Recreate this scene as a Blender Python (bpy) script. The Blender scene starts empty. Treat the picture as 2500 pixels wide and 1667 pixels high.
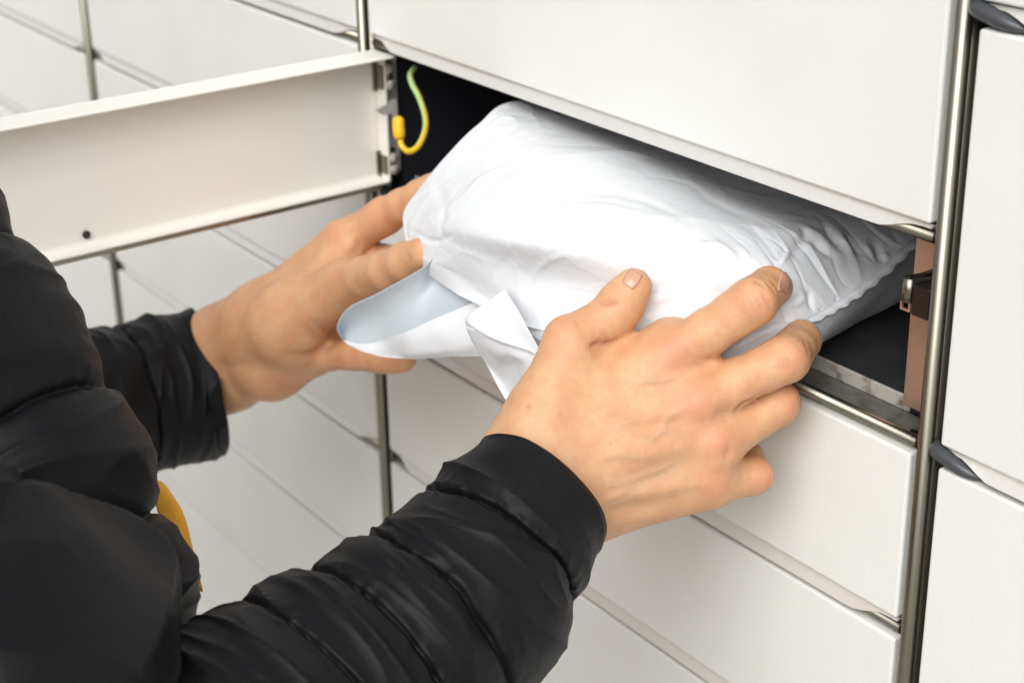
import bpy, bmesh, math, random
import numpy as np
from mathutils import Vector, Matrix
from mathutils.bvhtree import BVHTree
from mathutils import noise as mnoise

random.seed(7); rng = np.random.default_rng(7)
SC = bpy.context.scene
COL = SC.collection
Z0 = 1.10                       # height of the middle of the picture above the pavement

# ------------------------------------------------------------------ camera
YAW, PITCH, ROLL = [math.radians(a) for a in (-55.2266, -23.1282, -0.9860)]
FPX, CX, CY, DIST = 4110.17, 1250.0, 833.5, 0.92
fwd = np.array([math.sin(YAW)*math.cos(PITCH), math.cos(YAW)*math.cos(PITCH), math.sin(PITCH)])
_r = np.array([math.cos(YAW), -math.sin(YAW), 0.0]); _u = np.cross(_r, fwd)
rgt = math.cos(ROLL)*_r + math.sin(ROLL)*_u
upv = -math.sin(ROLL)*_r + math.cos(ROLL)*_u
CAM = -fwd*DIST
def at(x, y, d):
    """point in the place seen at photo pixel x,y and lying d metres away along the view axis"""
    return CAM + (fwd + rgt*(x-CX)/FPX - upv*(y-CY)/FPX)*d
cam = bpy.data.cameras.new('camera'); camo = bpy.data.objects.new('camera', cam); COL.objects.link(camo)
M = Matrix(((rgt[0], upv[0], -fwd[0], CAM[0]), (rgt[1], upv[1], -fwd[1], CAM[1]),
            (rgt[2], upv[2], -fwd[2], CAM[2]+Z0), (0, 0, 0, 1)))
camo.matrix_world = M
cam.sensor_width = 36; cam.lens = FPX*36/2500; cam.clip_end = 500; cam.clip_start = 0.01
cam.dof.use_dof = True; cam.dof.focus_distance = 0.70; cam.dof.aperture_fstop = 11.0; cam.dof.aperture_blades = 7
SC.camera = camo

# ------------------------------------------------------------------ world, sun, exposure
SUN = Vector((0.65, -1.0, 1.05)).normalized()
elev = math.asin(SUN.z); az = math.atan2(SUN.x, SUN.y)
w = bpy.data.worlds.new("World"); SC.world = w; w.use_nodes = True
nt = w.node_tree; bg = nt.nodes['Background']
sky = nt.nodes.new('ShaderNodeTexSky'); sky.sky_type = 'NISHITA'; sky.sun_disc = False
sky.sun_elevation = elev; sky.sun_rotation = az; sky.dust_density = 5.0; sky.ozone_density = 0.6
hs = nt.nodes.new('ShaderNodeHueSaturation'); hs.inputs['Saturation'].default_value = 0.12
nt.links.new(sky.outputs[0], hs.inputs['Color']); nt.links.new(hs.outputs[0], bg.inputs['Color'])
bg.inputs['Strength'].default_value = 0.15
sl = bpy.data.lights.new('sun', 'SUN'); sl.energy = 0.90; sl.angle = math.radians(45); sl.color = (1.0, 0.975, 0.94)
so = bpy.data.objects.new('sun', sl); COL.objects.link(so); so.location = (0, -2, 4)
so.rotation_euler = SUN.to_track_quat('Z', 'Y').to_euler()
SC.view_settings.view_transform = 'Standard'; SC.view_settings.look = 'None'
SC.view_settings.exposure = 0.06; SC.view_settings.gamma = 1.0

# ------------------------------------------------------------------ helpers
def put(name, V, F, mat=None, parent=None, smooth=False, mats=None, midx=None):
    V = np.asarray(V, float)
    if parent is None or True:
        V = V + np.array([0, 0, Z0])
    me = bpy.data.meshes.new(name); me.from_pydata(V.tolist(), [], [list(map(int, f)) for f in F]); me.update()
    o = bpy.data.objects.new(name, me); COL.objects.link(o)
    if mat: me.materials.append(mat)
    if parent is not None: o.parent = parent
    if smooth: me.polygons.foreach_set('use_smooth', [True]*len(me.polygons))
    return o
def empty(name, loc=(0, 0, 0)):
    o = bpy.data.objects.new(name, None); COL.objects.link(o); return o
def box(x0, x1, y0, y1, z0, z1, bev=0.0, seg=2):
    bm = bmesh.new(); bmesh.ops.create_cube(bm, size=1)
    for v in bm.verts:
        v.co = Vector(((x0+x1)/2+v.co.x*(x1-x0), (y0+y1)/2+v.co.y*(y1-y0), (z0+z1)/2+v.co.z*(z1-z0)))
    if bev > 0:
        bmesh.ops.bevel(bm, geom=bm.edges[:], offset=bev, segments=seg, profile=0.5, affect='EDGES')
    V = np.array([v.co[:] for v in bm.verts]); F = [[v.index for v in f.verts] for f in bm.faces]; bm.free()
    return V, F
def join(*parts):
    V = []; F = []; n = 0
    for v, f in parts:
        V.append(np.asarray(v, float)); F += [[i+n for i in ff] for ff in f]; n += len(v)
    return np.concatenate(V), F
def tube(P, r, n=12, cap=True):
    P = np.asarray(P, float); r = np.broadcast_to(r, (len(P),))
    T = np.gradient(P, axis=0); T /= np.linalg.norm(T, axis=1)[:, None]
    a = np.cross(T[0], [0, 0, 1.0]);
    if np.linalg.norm(a) < 1e-3: a = np.cross(T[0], [0, 1.0, 0])
    V = []; F = []
    for i in range(len(P)):
        a = a - T[i]*(a@T[i]); a /= np.linalg.norm(a); b = np.cross(T[i], a)
        for k in range(n):
            t = 2*math.pi*k/n; V.append(P[i]+r[i]*(a*math.cos(t)+b*math.sin(t)))
    for i in range(len(P)-1):
        for k in range(n):
            F.append([i*n+k, i*n+(k+1) % n, (i+1)*n+(k+1) % n, (i+1)*n+k])
    if cap: F.append(list(range(n))[::-1]); F.append([(len(P)-1)*n+k for k in range(n)])
    return np.array(V), F
def extrude_poly(pts2, axis, a0, a1):
    """2-D outline pts2 extruded along an axis ('x','y','z') between a0 and a1"""
    n = len(pts2); V = []
    for a in (a0, a1):
        for p, q in pts2:
            V.append({'x': (a, p, q), 'y': (p, a, q), 'z': (p, q, a)}[axis])
    F = [[i, (i+1) % n, n+(i+1) % n, n+i] for i in range(n)] + [list(range(n))[::-1], [n+i for i in range(n)]]
    return np.array(V, float), F
def spline(P, n):
    """Catmull-Rom through the rows of P, n samples"""
    P = np.asarray(P, float); Q = np.vstack([2*P[0]-P[1], P, 2*P[-1]-P[-2]])
    t = np.linspace(0, len(P)-1, n); i = np.minimum(t.astype(int), len(P)-2); u = (t-i)[:, None]
    a, b, c, d = Q[i], Q[i+1], Q[i+2], Q[i+3]
    return 0.5*((2*b)+(-a+c)*u+(2*a-5*b+4*c-d)*u**2+(-a+3*b-3*c+d)*u**3)
def vnoise(P, scale, seed=0):
    """perlin noise for an array of points"""
    o = Vector((seed*13.7, seed*7.3, seed*3.1))
    return np.array([mnoise.noise(Vector(p)*scale+o) for p in P])
def sm(x, a, b):
    t = np.clip((x-a)/(b-a), 0, 1); return t*t*(3-2*t)

# ------------------------------------------------------------------ materials
def mat(name, col, rough=0.5, metal=0.0, bump=None, spec=0.5, coat=0, sheen=0, sss=0, colvar=None):
    """bump: list of (scale, strength, detail, stretch); colvar: (scale, dark colour, amount)"""
    m = bpy.data.materials.new(name); m.use_nodes = True; n = m.node_tree; p = n.nodes['Principled BSDF']
    p.inputs['Base Color'].default_value = (*col, 1); p.inputs['Roughness'].default_value = rough
    p.inputs['Metallic'].default_value = metal; p.inputs['Specular IOR Level'].default_value = spec
    p.inputs['Coat Weight'].default_value = coat; p.inputs['Sheen Weight'].default_value = sheen
    if sss:
        p.inputs['Subsurface Weight'].default_value = sss
        p.inputs['Subsurface Radius'].default_value = (1.0, 0.35, 0.18); p.inputs['Subsurface Scale'].default_value = 0.004
    tc = n.nodes.new('ShaderNodeTexCoord'); last = None
    for sc, st, det, stretch in (bump or []):
        mp = n.nodes.new('ShaderNodeMapping'); mp.inputs['Scale'].default_value = stretch
        t = n.nodes.new('ShaderNodeTexNoise'); t.inputs['Scale'].default_value = sc; t.inputs['Detail'].default_value = det
        b = n.nodes.new('ShaderNodeBump'); b.inputs['Strength'].default_value = st; b.inputs['Distance'].default_value = 0.001
        n.links.new(tc.outputs['Object'], mp.inputs[0]); n.links.new(mp.outputs[0], t.inputs['Vector'])
        n.links.new(t.outputs['Fac'], b.inputs['Height'])
        if last: n.links.new(last.outputs[0], b.inputs['Normal'])
        last = b
    if last: n.links.new(last.outputs[0], p.inputs['Normal'])
    if colvar:
        sc, c2, lo, hi = colvar
        t = n.nodes.new('ShaderNodeTexNoise'); t.inputs['Scale'].default_value = sc; t.inputs['Detail'].default_value = 6
        r = n.nodes.new('ShaderNodeMapRange'); r.inputs[1].default_value = lo; r.inputs[2].default_value = hi
        mx = n.nodes.new('ShaderNodeMix'); mx.data_type = 'RGBA'
        mx.inputs[6].default_value = (*col, 1); mx.inputs[7].default_value = (*c2, 1)
        n.links.new(tc.outputs['Object'], t.inputs['Vector']); n.links.new(t.outputs['Fac'], r.inputs[0])
        n.links.new(r.outputs[0], mx.inputs[0]); n.links.new(mx.outputs[2], p.inputs['Base Color'])
    return m
one = (1, 1, 1)
M_paint = mat('powder_coated_white', (0.735, 0.745, 0.72), 0.42, bump=[(560, 0.20, 3, (1, 1, .7)), (1500, 0.05, 2, one)],
              colvar=(14, (0.705, 0.71, 0.68), 0.45, 0.75))
M_inner = mat('door_inside_paint', (0.86, 0.84, 0.79), 0.38, bump=[(260, 0.06, 2, one)])
M_steel = mat('brushed_steel', (0.27, 0.255, 0.21), 0.32, 1.0, bump=[(900, 0.05, 2, (1, 1, 0.03))])
M_lip = mat('polished_grip_steel', (0.82, 0.80, 0.76), 0.36, 0.50, bump=[(500, 0.04, 2, (0.05, 1, 1))])
M_sill = mat('dull_sill_steel', (0.20, 0.195, 0.175), 0.42, 0.35, bump=[(500, 0.2, 6, one)], colvar=(110, (0.10, 0.09, 0.075), 0.48, 0.72))
M_worn = mat('worn_steel', (0.46, 0.44, 0.40), 0.5, 0.1, bump=[(600, 0.25, 6, one)], colvar=(160, (0.16, 0.13, 0.10), 0.50, 0.72))
M_handrefl = mat('steel_hand_reflection_tint', (0.60, 0.42, 0.32), 0.40, 0.75, colvar=(60, (0.50, 0.34, 0.26), 0.4, 0.7))  # copper tone is the hand's reflection painted into the steel colour
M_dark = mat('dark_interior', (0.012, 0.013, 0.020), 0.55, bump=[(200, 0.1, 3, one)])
M_floor = mat('dark_locker_floor', (0.035, 0.038, 0.040), 0.45, 0.3, bump=[(200, 0.2, 5, one)], colvar=(40, (0.07, 0.07, 0.07), 0.5, 0.8))
M_black = mat('black_plastic', (0.004, 0.004, 0.004), 0.35, bump=[(300, 0.1, 2, one)])
M_gasket = mat('dark_grey_rubber', (0.055, 0.06, 0.068), 0.32)
M_yellow = mat('yellow_wire', (0.75, 0.50, 0.02), 0.4)
M_green = mat('green_wire_stripe', (0.42, 0.62, 0.25), 0.4)
M_gold = mat('yellow_crimp_sleeve', (0.88, 0.50, 0.015), 0.35)
M_bag = mat('white_poly_mailer', (0.73, 0.755, 0.785), 0.27, bump=[(38, 0.30, 5, (1, .6, 1)), (150, 0.22, 4, one)], spec=0.5)
M_bagin = mat('pale_blue_bag_lining', (0.50, 0.56, 0.60), 0.40, bump=[(60, 0.1, 4, one)])
M_jacket = mat('black_nylon', (0.0036, 0.0040, 0.0052), 0.52, spec=0.20,
               bump=[(22, 0.5, 6, one), (110, 0.7, 5, one), (2600, 0.10, 1, one)])
M_thread = mat('black_thread', (0.004, 0.004, 0.005), 0.8)
M_lining = mat('yellow_lining', (0.90, 0.42, 0.015), 0.6)
M_pave = mat('pavement_slabs', (0.42, 0.40, 0.37), 0.85, bump=[(40, 0.4, 6, one)], colvar=(6, (0.36, 0.34, 0.31), 0.4, 0.7))
M_nail = mat('fingernail', (0.62, 0.32, 0.22), 0.25, sss=0.2, spec=0.6)
def skin_mat():
    m = mat('skin', (0.74, 0.47, 0.30), 0.44, sss=0.13, spec=0.42,
            bump=[(300, 0.30, 5, one), (1400, 0.30, 2, one)])
    n = m.node_tree; p = n.nodes['Principled BSDF']
    at_ = n.nodes.new('ShaderNodeAttribute'); at_.attribute_name = 'flush'
    sep = n.nodes.new('ShaderNodeSeparateColor'); n.links.new(at_.outputs['Color'], sep.inputs[0])
    tc = n.nodes.new('ShaderNodeTexCoord'); t = n.nodes.new('ShaderNodeTexNoise')
    t.inputs['Scale'].default_value = 75; t.inputs['Detail'].default_value = 5
    n.links.new(tc.outputs['Object'], t.inputs['Vector'])
    r = n.nodes.new('ShaderNodeMapRange'); r.inputs[1].default_value = 0.38; r.inputs[2].default_value = 0.68; r.inputs[4].default_value = 0.7
    n.links.new(t.outputs['Fac'], r.inputs[0])
    def mix(a, b, fac_sock):
        mx = n.nodes.new('ShaderNodeMix'); mx.data_type = 'RGBA'
        if isinstance(a, tuple): mx.inputs[6].default_value = (*a, 1)
        else: n.links.new(a, mx.inputs[6])
        mx.inputs[7].default_value = (*b, 1); n.links.new(fac_sock, mx.inputs[0]); return mx.outputs[2]
    c = mix((0.66, 0.385, 0.205), (0.58, 0.27, 0.135), r.outputs[0])
    t2 = n.nodes.new('ShaderNodeTexNoise'); t2.inputs['Scale'].default_value = 260; t2.inputs['Detail'].default_value = 3
    n.links.new(tc.outputs['Object'], t2.inputs['Vector'])
    r2 = n.nodes.new('ShaderNodeMapRange'); r2.inputs[1].default_value = 0.45; r2.inputs[2].default_value = 0.75; r2.inputs[4].default_value = 0.55
    n.links.new(t2.outputs['Fac'], r2.inputs[0]); c = mix(c, (0.60, 0.29, 0.17), r2.outputs[0])
    c = mix(c, (0.62, 0.25, 0.145), sep.outputs[0])      # flushed knuckles and fingertips
    c = mix(c, (0.50, 0.31, 0.19), sep.outputs[1])      # veins
    c = mix(c, (0.42, 0.17, 0.08), sep.outputs[2])      # creases
    n.links.new(c, p.inputs['Base Color'])
    return m
M_skin = skin_mat()

# ------------------------------------------------------------------ pavement
pv, pf = [], []
g = 30.0
pave = put('pavement', [(-g, -g, -Z0), (g, -g, -Z0), (g, g, -Z0), (-g, g, -Z0)], [[0, 1, 2, 3]], M_pave)  # ground out of view, put in to bounce light upward
pave['kind'] = 'structure'

# ------------------------------------------------------------------ parcel locker
locker = empty('parcel_locker')
locker['label'] = 'white steel parcel locker wall with rows of narrow doors, one standing open'
locker['category'] = 'parcel locker'
POST0, PITCH_X, PITCH_Z, B0 = 0.2908, 0.4373, 0.0888, 0.1451
GAPX, GAPZ, DEPTH = 0.0073, 0.0098, 0.018
def Bz(k): return B0 - PITCH_Z*k          # bottom edge of row k (row 0 is right above the open compartment)
def Tz(k): return Bz(k-1) - GAPZ          # top edge of row k
def column(c): x1 = POST0 + PITCH_X*c - GAPX; return x1 - PITCH_X + 2*GAPX, x1
doorcache = {}
def door_mesh(wd, h):
    V, F = box(0, wd, 0, DEPTH, -h, 0, 0.0016, 3)
    return V, F
def lip_mesh(x0, x1, z):
    """folded grip strip below a door: slanted face, rounded cut-outs at both ends"""
    n = 90; xs = np.linspace(x0, x1, n); V = []; F = []
    e = np.minimum(xs-x0, x1-xs)
    cut = 1 - sm(e, 0.006, 0.026)                       # 1 at the ends
    zb = z - 0.0064 + cut*0.0044
    yb = -0.0008 + cut*0.0026
    t = 0.0008
    for x, b, y in zip(xs, zb, yb):
        V += [(x, 0.0035, z-0.0009), (x, y, b), (x, y+0.0008, b-0.0006), (x, 0.0050, z-0.0016), (x, 0.0060, b+0.0004)]
    for i in range(n-1):
        a, c = i*5, (i+1)*5
        F += [[a, c, c+1, a+1], [a+1, c+1, c+2, a+2], [a+2, c+2, c+4, a+4], [a+4, c+4, c+3, a+3], [a+3, c+3, c, a]]
    F += [[0, 1, 2, 4, 3], [(n-1)*5+i for i in (3, 4, 2, 1, 0)]]
    return np.array(V), F
def add_door(c, k_top, k_bot, drop_name='door'):
    x0, x1 = column(c); zt, zb = Tz(k_top), Bz(k_bot)
    V, F = door_mesh(x1-x0, zt-zb); V = V + np.array([x0, 0, zt])
    d = put('door', V, F, M_paint, locker, True)
    d.modifiers.new('wn', 'WEIGHTED_NORMAL').keep_sharp = True
    V, F = lip_mesh(x0+0.001, x1-0.001, zb)
    put('grip_strip', V, F, M_lip, d, False)
    return d
ROWS = {1: [(-2, -1), (0, 1), (2, 3), (4, 5), (6, 7)], 0: [(-3, -3), (-2, -1), (0, 0)]+[(k, k) for k in range(2, 9)],
        -1: [(k, k) for k in range(-2, 10)], -2: [(k, k) for k in range(-2, 10)]}
ROWS[0] = [(-3, -2), (-1, 0)] + ROWS[0][3:]
for c in (-2, -1, 0, 1):
    for kt, kb in ROWS[c]: add_door(c, kt, kb)
# rails between the rows, posts between the columns, dark carcass behind
zlo, zhi = Bz(9)-0.02, Tz(-2)+0.02
for c in (-2, -1, 0, 1):
    x0, x1 = column(c)
    ks = {1: (-2, 0, 2, 4, 6), 0: (-3, -1, 1, 2, 3, 4, 5, 6, 7, 8)}.get(c, tuple(range(-2, 10)))
    for k in ks:
        z = Tz(k)+0.0040
        V, F = join(tube([(x0, 0.0045, z), (x1, 0.0045, z)], 0.0026, 14), box(x0, x1, 0.0070, 0.012, z-0.0042, z+(-0.0034 if (c == 0 and k == 2) else 0.0030)))
        put('rail', V, F, M_steel, locker, True)
for c in (-2, -1, 0, 1):
    x = POST0+PITCH_X*c
    V, F = join(tube([(x, 0.0005, zlo), (x, 0.0005, zhi)], 0.0033, 20), box(x-0.0008, x+0.0008, 0.003, 0.019, zlo, zhi))
    put('post', V, F, M_steel, locker, True)
# dark rubber buffers beside the right-hand column
xr0, xr1 = column(1)
for k in (0, 2, 4):
    z = Tz(k)+0.0052
    P = [(xr0-0.0050, 0.0060, z+0.0012), (xr0-0.002, 0.0015, z+0.0012), (xr0+0.006, 0.0008, z-0.0003), (xr0+0.014, 0.0015, z-0.0022), (xr0+0.020, 0.0035, z-0.0035)]
    V, F = tube(spline(P, 14), np.array([0.0012, 0.0030, 0.0034, 0.0035, 0.0035, 0.0034, 0.0033, 0.0032, 0.003, 0.0027, 0.0023, 0.0018, 0.0013, 0.0006]), 14)
    put('rubber_buffer', V, F, M_gasket, locker, True)
# carcass: back of everything, with the one open compartment left hollow
cx0, cx1 = column(0); ctop, cbot = Tz(1)+0.0015, 0.0455
X0, X1 = column(-2)[0]-0.01, column(1)[1]+0.01
V, F = join(box(X0, cx0-0.004, 0.019, 0.45, zlo, zhi), box(cx1+0.0035, X1, 0.0195, 0.45, zlo, zhi),
            box(cx0-0.0038, cx1+0.0033, 0.0192, 0.45, ctop+0.003, zhi-0.001), box(cx0-0.0038, cx1+0.0033, 0.0192, 0.45, zlo+0.001, cbot-0.003))
put('carcass', V, F, M_dark, locker)
V, F = join(box(cx0-0.0035, cx0-0.002, 0.02, 0.44, cbot-0.002, ctop+0.002), box(cx0-0.002, cx1+0.002, 0.438, 0.44, cbot-0.002, ctop+0.002),
            box(cx0-0.002, cx1+0.002, 0.020, 0.438, ctop+0.0005, ctop+0.002), box(cx1+0.0015, cx1+0.003, 0.0225, 0.44, cbot-0.002, ctop+0.002))
put('compartment_wall', V, F, M_dark, locker)
# sill of the open compartment
zs = 0.0475
V, F = box(cx0, cx1+0.001, 0.0071, 0.0275, zs-0.0015, zs)
sill = put('sill', V, F, M_sill, locker)
V, F = box(cx0, cx1-0.0255, 0.0270, 0.0285, zs+0.0002, zs+0.0072, 0.0005)
put('raised_edge', V, F, M_worn, locker)
V, F = box(cx0-0.001, cx1+0.001, 0.0286, 0.437, zs, zs+0.0066)
put('compartment_floor', V, F, M_floor, locker)
# bolt head and a row of stamped notches on the sill
V, F = join(*[extrude_poly([(cx1-0.0115+r*math.cos(t), 0.0150+r*0.8*math.sin(t)) for t in np.linspace(0, 2*math.pi, 18, endpoint=False)], 'z', zs+0.0001, zs+hh) for r, hh in ((0.0021, 0.0004), (0.0012, 0.0008))])
put('screw', V, F, M_black, sill)
nn = []
for i in range(46):
    x = cx1-0.018-i*0.0017; l = 0.0008+0.0011*random.random()
    if random.random() < 0.85: nn.append(box(x-0.0005, x+0.0005, 0.0107, 0.0107+l, zs+0.0001, zs+0.0003))
nn.append(box(cx0+0.2, cx1-0.001, 0.0094, 0.0101, zs+0.0001, zs+0.0003))
V, F = join(*nn); o = put('stamped_notches', V, F, M_black, sill); o['kind'] = 'stuff'
# latch plate on the right (copper tint: painted reflection of the hand) with its cut-outs and the hook
px0, py = 0.2602, 0.0200
V, F = box(px0, cx1+0.004, py, py+0.0014, zs+0.0070, ctop+0.001, 0.0004)
plate = put('latch_plate', V, F, M_handrefl, locker)
for q in ((px0+0.0150, cx1+0.0035, zs+0.0150, zs+0.0235), (px0+0.0120, cx1+0.0035, 0.1200, 0.1250)):
    V, F = box(q[0], q[1], py-0.0006, py-0.0002, q[2], q[3]); put('slot', V, F, M_black, plate)
hz0, hz1 = 0.1105, 0.1205
def uloop(off, n=14):
    cxh = 0.2745; r = 0.0026-off
    arc = [(cxh+r*math.cos(t), 0.0015+r*math.sin(t)*0.9) for t in np.linspace(math.pi, 2*math.pi, n)]
    return [(cxh-r+0.004, 0.0195)] + arc + [(cxh+r+0.006, 0.0195)]
outer, inner = uloop(0), uloop(0.0007)
V, F = [], []
for a, (o_, i_) in enumerate(zip(outer, inner)):
    V += [(o_[0], o_[1], hz0), (o_[0], o_[1], hz1), (i_[0], i_[1], hz1), (i_[0], i_[1], hz0)]
for i in range(len(outer)-1):
    a, b = i*4, i*4+4; F += [[a+k, a+(k+1) % 4, b+(k+1) % 4, b+k] for k in range(4)]
hook = put('latch_hook', V, F, M_steel, locker, True)
V, F = join(box(0.2776, 0.2868, -0.0004, 0.0192, hz0-0.0045, hz1-0.0010, 0.0010), box(0.2800, 0.2865, 0.0080, 0.0193, hz0-0.0060, hz1+0.0050, 0.0006),
            box(0.2729, 0.2761, 0.0025, 0.0190, hz0+0.0005, hz1-0.0003))
put('latch_body', V, F, M_black, hook)
V, F = join(box(0.2720, 0.2727, 0.0000, 0.0012, hz0-0.0030, hz0-0.0002), box(0.2763, 0.2770, 0.0000, 0.0012, hz0-0.0030, hz0-0.0002), box(0.2720, 0.2770, 0.0000, 0.0012, hz0-0.0038, hz0-0.0030))
put('latch_bail', V, F, M_handrefl, hook)

# ---- the open door, hinged at the left post and swung out
hx, hy = cx0-0.0005, 0.004
zt, zb = Tz(1), Bz(1); dl = cx1-cx0
ang = math.radians(-88.0)
def dtr(V):
    """door frame: u along the door from the hinge, v through the thickness (0 outer face), z up"""
    V = np.asarray(V, float); c, s = math.cos(ang), math.sin(ang)
    # outer face looks to -X when open; thickness goes towards +X
    return np.stack([hx + V[:, 0]*c + (V[:, 1])*-s*1.0, hy + V[:, 0]*s + V[:, 1]*c*1.0, V[:, 2]], 1)
t_ = 0.0012; fl = 0.021
parts = [box(0, dl, 0, t_, zb, zt, 0.0004), box(0, dl, t_, fl, zt-t_-0.0004, zt-0.0002, 0.0005), box(0, dl, t_, fl*0.42, zb+0.0002, zb+t_+0.0004, 0.0004),
         box(0, t_, t_, fl*0.5, zb+t_+0.0005, zt-t_-0.0005), box(dl-t_, dl, t_, fl, zb+t_, zt-t_)]
V, F = join(*parts)
od = put('door', dtr(V), F, M_inner, locker); od['label'] = 'open door swung out from the locker, seen from its beige inside'
# smooth cove where the back sheet turns into its flanges
n = 10
def cove(zc, s, r):
    pts = [(t_+0.0001, zc), (t_+0.0001+r, zc)] + [(t_+0.0001+r-r*math.sin(a), zc-s*(-(r)+r*math.cos(a))*1.0) for a in np.linspace(0, math.pi/2, n)][1:-1] + [(t_+0.0001, zc+s*r)]
    return pts
for zc, s in ((zt-t_-0.0005, -1), (zb+t_+0.0005, 1)):
    V, F = extrude_poly([(p, q) for p, q in cove(zc, s, 0.0045)], 'x', t_+0.001, dl-t_-0.001)
    put('folded_edge', dtr(V), F, M_inner, od, False)
V, F = lip_mesh(0.001, dl-0.001, zb); V[:, 1] = -V[:, 1]*0.6
V, F = join((V, F)); V[:, 1] = 0.006-V[:, 1]*0.2; 
V, F = box(0.004, dl-0.004, 0.0015, 0.0075, zb-0.0030, zb-0.0004, 0.0005)
put('grip_strip', dtr(V), F, M_steel, od)
V, F = extrude_poly([(0.188+0.0022*math.cos(a), zb+0.0085+0.0022*math.sin(a)) for a in np.linspace(0, 2*math.pi, 20, endpoint=False)], 'y', t_+0.0003, t_+0.0014)
put('rivet', dtr(V), F, M_black, od, True)
# hinge hardware
def hinge(z0_, z1_, nm):
    V, F = join(box(-0.009, 0.004, t_+0.0002, t_+0.0022, z0_, z1_, 0.0005), box(0.0005, 0.0025, t_+0.0022, 0.0100, z0_+0.002, z1_-0.002, 0.0004))
    h = put(nm, dtr(V), F, M_steel, od, False)
    zc = (z0_+z1_)/2
    V, F = tube(dtr([(-0.0035, 0.0065, z0_+0.002), (-0.0035, 0.0065, z1_-0.002)]), 0.0026, 14)
    put('hinge_pin', V, F, M_steel, h, True)
    for zz in (z0_+0.004, z1_-0.004):
        V, F = tube(dtr([(-0.0035, 0.0022, zz), (-0.0035, 0.0105, zz)]), 0.0030, 12); put('hinge_screw', V, F, M_worn, h, True)
    V, F = box(-0.0075, 0.0010, 0.0036, 0.0052, zc-0.0022, zc+0.0026); put('hinge_shadow_plate', dtr(V), F, M_black, h)
    return h
hinge(zt-0.024, zt-0.006, 'hinge'); hinge(zb+0.004, zb+0.019, 'hinge')
V, F = box(-0.0135, 0.0030, t_-0.0014, t_+0.0001, zb+0.004, zt-0.003, 0.0005)
put('hinge_strip', dtr(V), F, M_lip, od)
V, F = extrude_poly([(0.0, zt-0.030), (-0.0055, zt-0.0285), (-0.0065, zt-0.0305), (-0.0065, zt-0.0395), (-0.0045, zt-0.041), (-0.0030, zt-0.037), (0.004, zt-0.036), (0.0085, zt-0.033)], 'y', 0.009, 0.0106)
tab = put('earth_tab', dtr(V), F, M_lip, od)
# yellow-green earth wire, a loop from the door into the compartment
wp = [at(977, 338, 0.932), at(981, 356, 0.930), at(998, 370, 0.930), at(1020, 358, 0.932), at(1037, 322, 0.936), at(1038, 285, 0.942), at(1024, 240, 0.950), at(1006, 205, 0.956), at(1002, 182, 0.960), at(1012, 166, 0.966)]
wp = spline(wp, 70)
V, F = tube(wp, 0.0017, 16)
wire = put('earth_wire', V, F, M_yellow, od, True)
wire.data.materials.append(M_green)
for i, p in enumerate(wire.data.polygons):
    k = i % 16; ring = i//16
    if i < 69*16 and ((k - ring*0.10) % 16) < 7: p.material_index = 1
V, F = tube(spline([at(972, 284, 0.930), at(973, 310, 0.930), at(976, 340, 0.931)], 10), [0.0012, 0.0031, 0.0034, 0.0034, 0.0034, 0.0034, 0.0034, 0.0034, 0.0031, 0.0022], 14)
put('crimp_sleeve', V, F, M_gold, od, True)
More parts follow.
